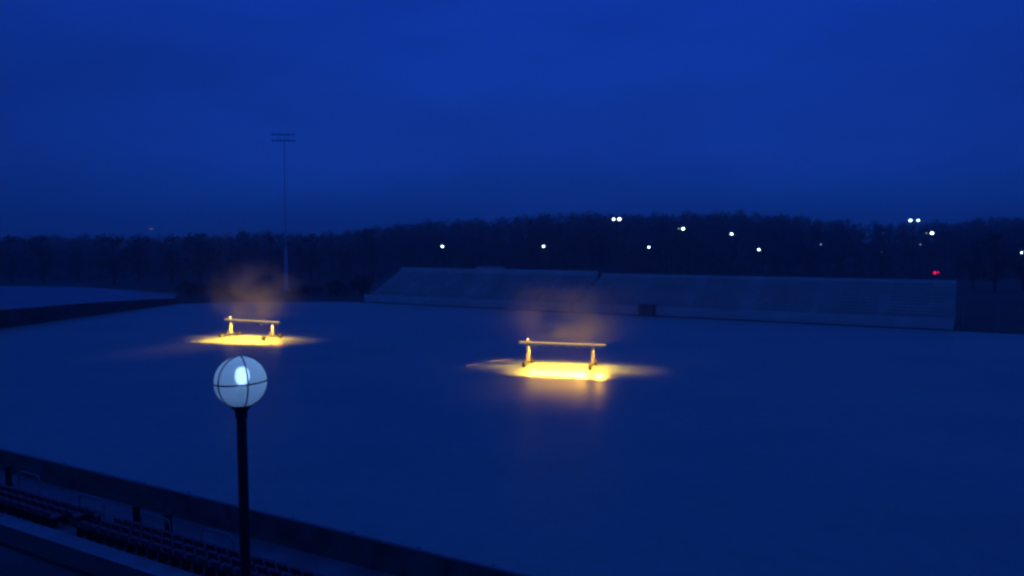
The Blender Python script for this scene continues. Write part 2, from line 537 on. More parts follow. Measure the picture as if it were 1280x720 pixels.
def make_rig(label, A, B, hboom):
    """A, B: ground points under the left and right post"""
    mid = (A + B) / 2
    d = (B - A); L = d.length
    rz = atan2(d.y, d.x)
    r = thing('grow_light_rig', label, 'grow light', (mid.x, mid.y, 0.004), rz, 'grow light rigs on the pitch')
    hb = hboom
    x0, x1 = -L / 2 - 0.75, L / 2 + 1.05
    bo = MB().box(x0, x1, -.07, .07, hb - .06, hb + .11).build('boom', M['boom'], r, bevel=.012)
    # light diagonal lattice above is too small to read; end caps
    for xx in (x0 - .03, x1 + .003):
        MB().box(xx, xx + .027, -.09, .09, hb - .08, hb + .13).build('end_cap', M['boom'], bo)
    for s, xx in ((-1, -L / 2), (1, L / 2)):
        thick = .14 if s < 0 else .09
        p = MB()
        p.box(xx - thick, xx + thick, -.09, .09, .32, hb - .065)
        po = p.build('post', M['steel'], r, bevel=.01)
        # splayed braces down to the base beam
        q = MB()
        for t in (-1, 1):
            q.tube([(xx, t * .095, hb * .52), (xx, t * .42, .32)], .028, 8)
        q.build('brace', M['steel'], po)
        MB().box(xx - .09, xx + .09, -1.25, 1.25, .22, .316).build('base_beam', M['tyre'], r, bevel=.01)
        for t in (-1, 1):
            w = MB().tube([(xx - .11, t * 1.25, .23), (xx + .11, t * 1.25, .23)], .23, 20).build('wheel', M['tyre'], r)
            MB().tube([(xx - .115, t * 1.25, .23), (xx + .115, t * 1.25, .23)], .11, 14).build('rim', M['rim'], w)
        MB().box(xx - .14, xx + .14, -.13, .13, hb + .143, hb + (.29 if s < 0 else .14)).build('winch_box', M['steel'], r, bevel=.02)
    MB().tube([(-L / 2, .1, hb + .292), (-L / 2, .1, hb + .95)], .008, 6).build('antenna', M['steel'], r)
    wl = MB().lathe([(.002, -.04), (.03, -.03), (.042, 0), (.03, .03), (.002, .04)], 14, (-L / 2, -.02, hb + .334)).build('added_post_lamp', M['sodium'], r, smooth=True)  # lamp and point light added to brighten the post top and steam
    pd = bpy.data.lights.new('added_post_lamp', 'POINT'); pd.energy = ADDED_LAMP_E; pd.color = (1, .55, .13); pd.shadow_soft_size = 0
    po = bpy.data.objects.new('added_post_light', pd); C.objects.link(po); po.parent = r; po.location = (-L / 2, -.02, hb + .40)
    # added upward light along the boom top, there to light the steam
    ad_ = bpy.data.lights.new('added_boom_light', 'AREA'); ad_.shape = 'RECTANGLE'; ad_.size = x1 - x0 - .2; ad_.size_y = .06
    ad_.energy = STRIP_E; ad_.color = (1, .54, .10)
    ao = bpy.data.objects.new('added_boom_light', ad_); C.objects.link(ao); ao.parent = r
    MB().box(x0 + .05, x1 - .05, -.05, .05, hb + .112, hb + .132).build('added_glow_strip', M['added_glow'], bo)  # added emissive strip, makes the boom read as a lit line
    ao.location = ((x0 + x1) / 2, 0, hb + .15); ao.rotation_euler = (R(180 - 2), 0, 0)
    n = 8
    for k in range(n):
        xx = x0 + .45 + (x1 - x0 - .9) * k / (n - 1)
        if min(abs(xx + L / 2), abs(xx - L / 2)) < .42:
            xx += .42 if xx < 0 else -.42
        hg = MB()
        hg.box(xx - .035, xx + .035, -.035, .035, hb - .13, hb - .063)
        hg.add([(xx - .12, -.08, hb - .13), (xx + .12, -.08, hb - .13), (xx + .12, .08, hb - .13), (xx - .12, .08, hb - .13),
                (xx - .30, -.17, hb - .23), (xx + .30, -.17, hb - .23), (xx + .30, .17, hb - .23), (xx - .30, .17, hb - .23)],
               [(3, 2, 1, 0), (0, 1, 5, 4), (1, 2, 6, 5), (2, 3, 7, 6), (3, 0, 4, 7)])
        f = hg.build('lamp_hood', M['steel'], r)
        MB().box(xx - .24, xx + .24, -.12, .12, hb - .227, hb - .212).build('lamp_lens', M['sodium'], f)
        sd = bpy.data.lights.new('grow_lamp', 'SPOT')
        sd.energy = SPOT_E; sd.color = (1.0, .495, .035)
        sd.spot_size = R(176); sd.spot_blend = .02; sd.shadow_soft_size = 0
        lamp_pattern(sd, hb - .25)
        so = bpy.data.objects.new('grow_lamp', sd); C.objects.link(so); so.parent = r
        so.location = (xx, 0, hb - .25)
        so.rotation_euler = (0, 0, 0)
    return r


RIG1 = make_rig('smaller looking rig of boom and two wheeled posts, behind the globe lamp',
                at(288, 420.5), at(340, 424), 1.75)
RIG2 = make_rig('larger looking rig of boom and two wheeled posts, out on the open pitch',
                at(660, 456), at(741, 459.5), 1.78)
# pale hose end lying left of the nearer rig
hp = [at(582, 457.5, .03), at(592, 455.5, .03), at(606, 453.2, .03), at(624, 450.5, .03), at(640, 449.0, .03)]
tag(MB().tube(hp, [.05, .05, .05, .05, .05], 8).build('hose', M['hose'], smooth=True), 'pale hose lying on the lit ground left of the larger rig', 'hose')

# ------------------------------------------------------------------ far grandstands
def grandstand(uL, uR, v0, rows, label, rise=.37, tread=.78, back=1.0, door=None):
    """uL > uR along the touchline; local x = -u"""
    W = uL - uR
    c = uv((uL + uR) / 2, v0)
    r = thing('far_grandstand', label, 'grandstand', c, ROT, 'grandstands along the far touchline')
    h = W / 2
    w0 = 1.25
    fw = MB()
    if door is None:
        fw.box(-h, h, 0, .2, -.1, w0)
    else:
        dx0, dx1 = door
        fw.box(-h, dx0, 0, .2, -.1, w0); fw.box(dx1, h, 0, .2, -.1, w0)
    fw.build('front_wall', M['frontwall'], r)
    MB().box(-h, h, .21, 1.4, -.1, w0 - .35).build('front_aisle', M['tier'], r)
    mb = MB()
    aisles = [-h + W * k / 6 for k in range(1, 6)]
    for k in range(rows):
        y = 1.4 + tread * k
        mb.box(-h, h, y, y + tread - .003 if k < rows - 1 else y + tread, -.1, w0 - .35 + rise * (k + 1))
    mb.build('seating_tier', M['tier'], r)
    for k in range(rows):
        y = 1.4 + tread * k
        z = w0 - .35 + rise * (k + 1)
        bmb = MB()
        xs = [-h] + aisles + [h]
        for a, bq in zip(xs[:-1], xs[1:]):
            bmb.box(a + .6, bq - .6, y + .12, y + .46, z + .36, z + .42)
            q = a + .8
            while q < bq - .6:
                bmb.box(q, q + .06, y + .2, y + .38, z + .002, z + .36)
                q += 2.4
        bmb.build('bench', M['bench'], r)
    yb = 1.4 + tread * rows
    zt = w0 - .35 + rise * rows
    MB().box(-h, h, yb + .003, yb + .15, -.1, zt + back).build('back_wall', M['frontwall'], r)
    for s in (-1, 1):
        rl = MB()
        xx = s * (h - .05)
        rl.tube([(xx, 1.4, w0 + .95), (xx, yb, zt + 1.0)], .03, 6)
        for k in range(0, rows + 1, 2):
            y = 1.4 + tread * k + .05
            z = w0 - .35 + rise * k
            rl.tube([(xx, y, z), (xx, y, z + 1.25)], .025, 6)
        rl.build('end_rail', M['rail'], r)
    # low rail in front of the wall
    gr = MB()
    q = -h
    gr.tube([(-h, .1, w0 + .45), (h, .1, w0 + .45)], .03, 6)
    while q <= h:
        gr.tube([(q, .1, w0), (q, .1, w0 + .45)], .02, 6)
        q += 3.0
    gr.build('front_rail', M['rail'], r)
    return r


v0 = v_far + 1.6
uA = touch(at(452, 377.6))[0]
uG0 = touch(at(708, 390))[0]; uG1 = touch(at(713, 390.5))[0]
uZ = touch(at(1191, 412))[0]
grandstand(uA, uG0, v0, 11, 'shorter far grandstand section of pale bench rows, left of the gap', back=.75)
ud = touch(at(806, 395))[0]
cc = (uG1 + uZ) / 2
grandstand(uG1, uZ, v0, 11, 'longer far grandstand section of pale bench rows, right of the gap', back=.4, door=(-(ud - cc) - 1.1, -(ud - cc) + 1.1))
# raised panel on top of the shorter stand
pc = uv(touch(at(588, 380))[0], v0 + 10.6)
tb = thing('press_booth', 'small pale booth behind the top row of the shorter grandstand', 'booth', pc, ROT)
MB().box(-2.3, 2.3, 0, 1.8, 0, 5.9).build('booth_wall', M['frontwall'], tb)
MB().box(-2.45, 2.45, -.15, 1.95, 5.903, 6.02).build('booth_roof', M['tier'], tb)
MB().box(-1.8, 1.8, -.03, -.003, 5.05, 5.55).build('window', M['dark_metal'], tb)
# dark cabin seen in the gap between the stands
kc = uv((uG0 + uG1) / 2 - 0.2, v0 + 13)
kb = thing('service_cabin', 'dark service cabin standing behind the gap between the two grandstands', 'cabin', kc, ROT)
MB().box(-1.9, 1.9, 0, 2.6, -.1, 5.2).build('cabin_wall', M['cabin'], kb)
MB().add([(-2.1, -.2, 5.203), (2.1, -.2, 5.203), (2.1, 2.8, 5.203), (-2.1, 2.8, 5.203), (-2.1, 1.3, 6.0), (2.1, 1.3, 6.0)],
         [(0, 1, 5, 4), (2, 3, 4, 5), (1, 2, 5), (3, 0, 4), (3, 2, 1, 0)]).build('cabin_roof', M['cabin'], kb)
MB().box(-.5, .5, -.05, -.003, 0, 2.1).build('door', M['dark_metal'], kb)
# dark dugout box in the wall opening
dg = thing('dugout_box', 'dark box filling the opening in the long front wall', 'box', uv(ud, v0 - .35), ROT)
MB().box(-1.05, 1.05, -.6, .9, 0, 1.45).build('box_body', M['box'], dg, bevel=.03)
MB().box(-1.12, 1.12, -.68, .98, 1.453, 1.53).build('box_lid', M['box'], dg)
# dark ground strip painting the shadow line along the foot of the far stands
kr = MB().box(-(uA - uZ) / 2, (uA - uZ) / 2, -1.55, 1.5, -.05, .012).build('far_shadow_strip', M['retaining'], loc=uv((uA + uZ) / 2, v0 - .05), rz=ROT)
tag(kr, kind='structure')

# ------------------------------------------------------------------ left end: retaining wall, frosted lot, corner bank
eL = pB + dAB * 110
hR, hM = 0.95, 2.2
side = Vector((-dAB.y, dAB.x, 0))
if side.x > 0: side = -side
w = MB()
P = [(pB, hR), (pB + (pA - pB) * .5, 1.75), (pA, hM), (eL, 3.4)]
for i in range(len(P) - 1):
    (a, ha), (c, hc) = P[i], P[i + 1]
    b0, b1 = a + side * .4, c + side * .4
    w.add([(a.x, a.y, -.1), (c.x, c.y, -.1), (c.x, c.y, hc), (a.x, a.y, ha), (b0.x, b0.y, -.1), (b1.x, b1.y, -.1), (b1.x, b1.y, hc), (b0.x, b0.y, ha)],
          [(0, 1, 2, 3), (7, 6, 5, 4), (3, 2, 6, 7), (0, 3, 7, 4), (1, 5, 6, 2)])
tag(w.build('retaining_wall', M['retaining']), 'dark retaining wall along the left end of the pitch, taller towards the left', 'wall')
# frosted lot behind it: a gently rising sheet
l = MB()
q = [pB + side * .43 + Vector((0, 0, hR - .1)), pB + (pA - pB) * .5 + side * .43 + Vector((0, 0, 1.65)), pA + side * .43 + Vector((0, 0, hM - .1)), eL + side * .43 + Vector((0, 0, 3.3)),
     eL + side * 110 + Vector((0, 0, 3.5)), at(-150, 357.5, 2.4), at(0, 357.5, 2.2), at(100, 358.5, 1.9), at(222, 367.5, 1.0)]
l.add(q, [(0, 1, 7, 8), (1, 2, 6, 7), (2, 3, 4, 5, 6)])
tag(l.build('frosted_lot', M['lot']), kind='structure')

# ------------------------------------------------------------------ vegetation
def leaf_cards(mb, c, rx, rz_, n, s0, s1, rnd, shell=.55):
    for _ in range(n):
        while True:
            p = Vector((rnd.uniform(-1, 1), rnd.uniform(-1, 1), rnd.uniform(-1, 1)))
            if shell ** 2 * rnd.random() < p.length_squared <= 1: break
        p = Vector((c[0] + p.x * rx, c[1] + p.y * rx, c[2] + p.z * rz_))
        a = Vector((rnd.gauss(0, 1), rnd.gauss(0, 1), rnd.gauss(0, 1))).normalized()
        b_ = a.cross(Vector((rnd.gauss(0, 1), rnd.gauss(0, 1), rnd.gauss(0, 1)))).normalized()
        s = rnd.uniform(s0, s1)
        mb.add([p - a * s - b_ * s * .5, p + a * s * .2 - b_ * s * .6, p + a * s + b_ * s * .1, p - a * s * .1 + b_ * s * .6], [(0, 1, 2, 3)])


def crown_parts(kind, seed):
    """unit tree about 1 m tall scaled later by 10-14; returns (trunk MB, crown MB) in metres for a 12 m tree"""
    rnd = random.Random(seed)
    tr_, cr_ = MB(), MB()
    if kind == 'conifer':
        tr_.tube([(0, 0, 0), (0, 0, 6), (0, 0, 11.8)], [.28, .17, .02], 8)
        z = 1.4
        while z < 11.9:
            rr = 2.7 * (1 - z / 12.2) ** .8 + .12
            m = max(4, int(8 * rr))
            for k in range(m):
                a = rnd.uniform(0, 2 * pi)
                q = rr * rnd.uniform(.35, 1.05)
                leaf_cards(cr_, (q * cos(a), q * sin(a), z - q * .18), .35, .2, 3, .16, .34, rnd)
            z += .45
    else:
        lean = rnd.uniform(-.5, .5)
        tr_.tube([(0, 0, 0), (lean * .3, 0, 2.5), (lean, .1, 5.5), (lean * 1.2, 0, 9.0)], [.3, .22, .14, .04], 8)
        ncl = 26 if kind == 'dense' else 22
        for k in range(ncl):
            a = rnd.uniform(0, 2 * pi)
            hz = rnd.uniform(2.6, 10.9)
            env = 3.3 * sqrt(max(.05, 1 - ((hz - 6.2) / 5.6) ** 2))
            q = env * sqrt(rnd.uniform(.05, 1))
            c = (lean * .8 + q * cos(a), q * sin(a), hz)
            rr = rnd.uniform(.75, 1.45)
            bz = max(1.8, hz - q * .9 - .6)
            tr_.tube([(lean * bz / 9, 0, bz), ((c[0] + lean * bz / 9) * .55, c[1] * .55, (bz + hz) * .52), c], [.07, .045, .012], 5)
            leaf_cards(cr_, c, rr, rr * .8, 26 if kind == 'dense' else 13, .18, .38, rnd, .3)
            if kind != 'dense':
                for _ in range(7):        # bare winter twigs
                    e = (c[0] + rnd.gauss(0, .9), c[1] + rnd.gauss(0, .9), c[2] + rnd.uniform(.2, 1.7))
                    tr_.tube([c, e], [.02, .005], 3, False)
    return tr_, cr_


LEAF = {'dense': 'leaf', 'twiggy': 'twig', 'conifer': 'needle'}
protos = {}
for kind, seeds in (('dense', (11, 12)), ('twiggy', (21, 22, 23)), ('conifer', (31,))):
    for sd_ in seeds:
        protos.setdefault(kind, []).append([crown_parts(kind, sd_), None])


def plant_tree(kind, var, loc, height, label, group, width=1.0):
    pr = protos[kind][var % len(protos[kind])]
    if pr[1] is None:
        r = thing('dark_tree', label, 'tree')
        pr[0][0].build('trunk', M['bark'], r)
        pr[0][1].build('crown', M[LEAF[kind]], r)
        pr[1] = r
    else:
        r = copy_tree(pr[1])
    r.name = {'conifer': 'conifer_tree', 'dense': 'bushy_tree', 'twiggy': 'bare_tree'}[kind]
    s = height / 12.0
    r.location = loc
    r.scale = (s * width, s * width, s)
    r.rotation_euler = (0, 0, random.uniform(0, 6.28))
    tag(r, label, None, group)
    return r


def skyline(px):
    K = [(-200, 293), (0, 292), (60, 290.5), (140, 291), (200, 292), (250, 290), (300, 287), (370, 288), (420, 286), (470, 279), (520, 274), (570, 270), (620, 268),
         (680, 263), (740, 262), (790, 265), (850, 262.5), (900, 262), (960, 262.5), (1010, 265), (1050, 272), (1100, 276), (1160, 275), (1220, 270), (1280, 267), (1500, 266)]
    for (a, ya), (c, yc) in zip(K[:-1], K[1:]):
        if a <= px <= c:
            return ya + (yc - ya) * (px - a) / (c - a)
    return 290


def tree_at(kind, var, px, Y, ytop, label, group, width=1.0):
    top = deep(px, ytop, Y)
    z0 = max(hill_h(top.x, Y) - .1, -.1)
    return plant_tree(kind, var, (top.x, Y, z0), (top.z - z0) * 1.03, label, group, width)


GW = 'trees standing out from the wood behind the ground'
trees = [
    ('dense', 0, 12, 205, 292, 'bushy dark tree at the left frame edge behind the frosted lot', 1.25),
    ('dense', 1, 52, 200, 294, 'rounded dark tree second from the left frame edge', 1.15),
    ('twiggy', 0, 96, 215, 292, 'thin bare tree in the paler gap of the left tree row', 1.1),
    ('dense', 0, 141, 196, 291, 'wide dark tree left of the three slim lamp poles', 1.35),
    ('dense', 1, 172, 204, 293, 'dark tree directly behind the first slim lamp pole', 1.0),
    ('dense', 0, 214, 202, 291, 'dark tree between the second and third slim lamp poles', 1.0),
    ('dense', 1, 250, 200, 289, 'very dark full tree right of the three slim lamp poles', 1.2),
    ('twiggy', 1, 300, 214, 288, 'loose bare tree rising behind the farther rig', 1.1),
    ('twiggy', 2, 336, 216, 289, 'bare tree just left of the tall floodlight mast', 1.0),
    ('dense', 0, 388, 214, 291, 'low dark tree just right of the tall floodlight mast', 1.1),
    ('twiggy', 0, 428, 224, 289, 'bare tree behind the left end of the shorter grandstand', 1.1),
    ('dense', 1, 464, 240, 284, 'dark tree above the left corner of the shorter grandstand', 1.1),
    ('conifer', 0, 664, 250, 277, 'dark pointed conifer above the middle of the shorter grandstand', 1.15),
    ('conifer', 0, 679, 244, 318, 'small dark conifer under the lone lamp beside the taller conifer', 1.4),
    ('dense', 0, 716, 236, 309, 'dark bushy tree right above the gap between the grandstands', .9),
    ('dense', 1, 800, 246, 310, 'low dark bushy tree below the lamp over the long grandstand', 1.4),
    ('dense', 0, 1218, 180, 300, 'dark tree just right of the long grandstand end', 1.0),
    ('dense', 1, 1246, 168, 290, 'large dark tree second from the right frame edge', 1.1),
    ('dense', 0, 1281, 172, 296, 'large dark tree cut by the right frame edge', 1.2),
]
for (k, vr, px, Y, yt, lab, wd) in trees:
    tree_at(k, vr, px, Y, yt, lab, GW, wd)

# the wood itself reads as one dark mass: one object
rnd = random.Random(5)
wt, wc = MB(), MB()
cache = [crown_parts('twiggy', 41), crown_parts('twiggy', 42), crown_parts('dense', 43)]


def stamp(dst, src, M4, keep=1.0):
    o = len(dst.v)
    dst.v += [tuple(M4 @ Vector(p)) for p in src.v]
    dst.f += [tuple(i + o for i in q) for q in src.f]


px = -130
while px < 1430:
    for (Ya, Yb, dy) in ((235, 260, 24), (265, 295, 13), (320, 350, 5), (370, 400, 2), (410, 440, 0)):
        Y = rnd.uniform(Ya, Yb)
        pxx = px + rnd.uniform(-10, 10)
        yt = skyline(pxx) + dy + rnd.uniform(0, 5) * (1 if rnd.random() < .7 else 2)
        top = deep(pxx, yt, Y)
        z0 = hill_h(top.x, Y) - .2
        hh = min(22, max(5.5, top.z - z0))
        s = hh / 11.6
        wd = s * rnd.uniform(1.0, 1.5)
        m4 = Matrix.Translation((top.x, Y, z0)) @ Matrix.Rotation(rnd.uniform(0, 6.28), 4, 'Z') @ Matrix.Diagonal((wd, wd, s, 1))
        k = rnd.choice((0, 1, 1, 2)) if Yb < 300 else rnd.choice((0, 1))
        stamp(wt, cache[k][0], m4)
        stamp(wc, cache[k][1], m4)
    px += 9
px = -140
while px < 1440:
    Y = rnd.uniform(222, 236)
    p0 = deep(px, 340, Y)
    s = rnd.uniform(3.4, 6.0) / 11.6
    m4 = Matrix.Translation((p0.x, Y, hill_h(p0.x, Y) - 1.6)) @ Matrix.Rotation(rnd.uniform(0, 6.28), 4, 'Z') @ Matrix.Diagonal((s * 1.9, s * 1.9, s * 1.25, 1))
    stamp(wc, cache[rnd.choice((0, 1, 2))][1], m4)
    px += 9
ws = wt.build('woods', M['twig'])
tag(ws, 'far wood on the low hill, reading as one dark mass', 'wood', kind='stuff')
wc.build('crown', M['twig'], ws)

# hedges and bushes in the far left corner
def bush(px, py, wpx, h, label, seed):
    p = at(px, py, 0)
    rnd = random.Random(seed)
    r = thing('corner_bush', label, 'bush', p, 0, 'bushes in the far left corner')
    wd = wpx * p.y / 1000 / 2
    mb = MB()
    for k in range(16):
        c = (rnd.uniform(-.75, .75) * wd, rnd.uniform(-.5, .5) * 2.5, rnd.uniform(.25, .8) * h)
        leaf_cards(mb, c, wd * .32, h * .24, 60, .14, .3, rnd, .2)
    mb.build('foliage', M['bush'], r)
    st_ = MB()
    for k in range(6):
        a = rnd.uniform(-.5, .5) * wd
        st_.tube([(a * .4, rnd.uniform(-.4, .4), 0), (a, rnd.uniform(-.6, .6), h * .6)], [.06, .02], 5)
    st_.build('stem', M['bark'], r)


for i, (px, py, wpx, h, lab) in enumerate([
        (240, 372, 46, 3.3, 'dark bush at the right end of the retaining wall'),
        (284, 371, 50, 3.0, 'dark bush behind the farther rig'),
        (330, 370.5, 48, 2.6, 'dark bush just left of the floodlight mast foot'),
        (382, 370.5, 50, 2.2, 'low bush just right of the floodlight mast foot'),
        (424, 371, 44, 3.6, 'tall dark bush next to the shorter grandstand'),
        (455, 370, 36, 4.2, 'tallest dark bush, against the shorter grandstand end')]):
    bush(px, py, wpx, h, lab, 60 + i)
# grassy strip in front of the bushes
a0, a1, a2, a3 = at(215, 378), at(452, 377), at(462, 368), at(215, 368)
cb = MB().add([(a0.x, a0.y, .006), (a1.x, a1.y, .006), (a2.x, a2.y, .5), (a3.x, a3.y, .5)], [(0, 1, 2, 3)]).build('corner_bank', M['bush'])
tag(cb, kind='structure')

# ------------------------------------------------------------------ masts, poles, lamps
fb = deep(358, 364, 172)
fm = thing('floodlight_mast', 'very tall grey floodlight mast with an unlit lamp array at its top', 'floodlight mast', (fb.x, fb.y, 0))
ht = deep(355, 168, 172).z
MB().tube([(0, 0, 0), (0, 0, 9.2), (0, 0, 9.25), (0, 0, ht * .6), (0, 0, ht)], [.42, .36, .13, .1, .06], 14).build('pole', M['mast'], fm, smooth=False)
MB().lathe([(0, 0), (.9, 0), (.9, .3), (.6, .3), (.6, .5), (0, .5)], 16).build('footing', M['concrete'], fm)
hd = MB()
for k, z in enumerate((ht - .1, ht - 1.4)):
    hd.box(-2.5, 2.5, -.22, -.1, z - .07, z + .07)
hd.box(-.9, -.8, -.3, -.22, ht - 1.5, ht + .1); hd.box(.8, .9, -.3, -.22, ht - 1.5, ht + .1)
hf = hd.build('head_frame', M['mast_head'], fm)
for z in (ht - .1, ht - 1.4):
    for k in range(6):
        xx = -2.2 + .88 * k
        MB().tube([(xx, -.25, z + .2), (xx, -.75, z - .05)], [.12, .21], 12).build('floodlight', M['mast_head'], fm)

PG = 'slim pale lamp poles behind the frosted lot'
for px, yt, lit, lab in ((180, 300, False, 'slim pale pole left of the faintly glowing one'),
                         (200, 288, True, 'slim pale pole with a faint amber glow at its head'),
                         (222, 306, False, 'slim pale pole right of the faintly glowing one')):
    b0 = deep(px, 366, 168)
    top = deep(px, yt, 168).z
    r = thing('slim_lamp_pole', lab, 'lamp post', (b0.x, 168, 0), 0, PG)
    MB().tube([(0, 0, 0), (0, 0, top)], [.1, .06], 8).build('pole', M['chain'], r)
    MB().tube([(0, 0, top - .05), (-.5, -.3, top + .25), (-1.0, -.5, top + .3)], .04, 6).build('arm', M['chain'], r)
    MB().box(-1.6, -.9, -.75, -.3, top + .2, top + .42).build('lamp_head', M['amber_lamp'] if lit else M['mast_head'], r, bevel=.05)


def far_lamp(px, py, Y, size, m, label, off=None, group='distant lamps before the wood'):
    """lamp post with its head(s) at the pixel; off: second head (dx px, m, size)"""
    hp_ = deep(px, py, Y)
    z0 = max(hill_h(hp_.x, Y) - .1, -.1)
    r = thing('distant_lamp_post', label, 'lamp post', (hp_.x, Y, z0), 0, group)
    top = hp_.z - z0
    cx = 0
    if off: cx = off[0] * Y / 1000 * .5
    MB().tube([(cx, .3, 0), (cx, .3, top + .1)], [.16, .08], 8).build('pole', M['dark_metal'], r)
    heads = [(0, size, m)] + ([(off[0] * Y / 1000, off[2], off[1])] if off else [])
    for (dx, s, mm) in heads:
        k = s * Y / 1000 / 2 * .74
        MB().tube([(cx, .3, top + .1), (dx, .12, top + k * .6)], .05, 6).build('arm', M['dark_metal'], r)
        hd_ = MB().box(dx - k * 1.15, dx + k * 1.15, -.1, .1, top + k * .8, top + k * 1.1).build('lamp_head', M['dark_metal'], r)
        prof = [(k * sin(a * pi / 8) + .002, -k * .8 * cos(a * pi / 8)) for a in range(9)]
        MB().lathe(prof, 12, (dx, 0, top)).build('lamp_globe', mm, hd_, smooth=True)
    return r


WL, DL, FL = M['white_lamp'], M['dim_lamp'], M['faint_lamp']
far_lamp(553, 308, 222, 4.2, WL, 'lone white lamp left of the dark conifer')
far_lamp(679.5, 308, 222, 4.0, WL, 'lone white lamp just right of the dark conifer')
far_lamp(767, 274, 229, 4.2, WL, 'brightest twin lamp pair, at the treetop line above the gap', (7.2, WL, 5.4))
far_lamp(811, 309, 222, 3.6, WL, 'lone white lamp below and between the two left twin pairs')
far_lamp(848.3, 286, 228, 2.4, DL, 'twin lamp with a large right head and a faint left one', (5.6, WL, 5.0))
far_lamp(914.5, 292.5, 228, 4.4, WL, 'lone bright white lamp level with the twin to its left')
far_lamp(948.5, 312, 223, 4.0, WL, 'lowest white lamp over the long grandstand')
far_lamp(1026, 305.5, 228, 2.6, DL, 'small dim lamp alone above the long grandstand right half')
far_lamp(1138, 275.5, 229, 4.6, WL, 'twin lamp pair above the treetops near the grandstand right end', (9.6, WL, 4.0))
far_lamp(1165, 291.5, 227, 5.0, WL, 'bright lamp with faint left companion, below the right twin pair', (-7, DL, 2.0))
far_lamp(1150.5, 305.5, 226, 2.0, DL, 'tiny dim lamp above and left of the red light')
far_lamp(1104, 291, 229, 1.6, FL, 'faintest tiny lamp left of the right twin pair')
far_lamp(1102, 315, 227, 1.6, FL, 'faint tiny lamp low over the grandstand right of centre')
far_lamp(1277.5, 316, 221, 4.0, WL, 'white lamp at the right frame edge among the dark trees')

# red signal lamps
rp = deep(1168.5, 341, 205)
rs = thing('red_signal', 'red signal light glowing above the right end of the long grandstand', 'signal light', (rp.x, 205, 0), 0)
MB().tube([(0, .2, 0), (0, .2, rp.z + .5)], .09, 8).build('pole', M['dark_metal'], rs)
hd_ = MB().box(-.6, 1.15, .02, .3, rp.z - .55, rp.z + .55).build('signal_head', M['dark_metal'], rs)
MB().lathe([(.36 * sin(a * pi / 8) + .002, -.36 * cos(a * pi / 8)) for a in range(9)], 12, (0, 0, rp.z)).build('red_lens', M['red_lamp'], hd_, smooth=True)
MB().lathe([(.2 * sin(a * pi / 8) + .002, -.2 * cos(a * pi / 8)) for a in range(9)], 12, (.85, 0, rp.z + .1)).build('red_lens', M['red_lamp'], hd_, smooth=True)

# fence right of the long grandstand
f0, f1 = uv(uZ - 1.0, v0 + .5), uv(uZ - 60, v0 + .5)
fn = thing('wire_fence', 'tall wire fence running on from the long grandstand right end', 'fence', f0, ROT)
L = (f1 - f0).length
mesh_mb = MB()
z = .15
while z < 3.3:
    mesh_mb.box(0, L, .02, .035, z, z + .02); z += .22
mesh_mb.build('wire_mesh', M['chain'], fn)
x = 0
while x <= L:
    MB().tube([(x, .08, 0), (x, .08, 3.5)], .05, 8).build('post', M['rail'], fn); x += 3.5

# ------------------------------------------------------------------ air
HAZE = 0.0010
hz = MB().box(-1250, 1250, -320, 1150, -1.1, 47).build('haze', None or M['concrete'])
hm = bpy.data.materials.new('haze_air'); hm.use_nodes = True
nt = hm.node_tree
for n in list(nt.nodes):
    if n.type != 'OUTPUT_MATERIAL': nt.nodes.remove(n)
pv = nt.nodes.new('ShaderNodeVolumePrincipled')
pv.inputs['Color'].default_value = (.85, .88, .92, 1)
pv.inputs['Density'].default_value = HAZE
pv.inputs['Anisotropy'].default_value = 0.3
nt.links.new(pv.outputs[0], nt.nodes['Material Output'].inputs['Volume'])
hz.data.materials.clear(); hz.data.materials.append(hm)
tag(hz, kind='stuff')

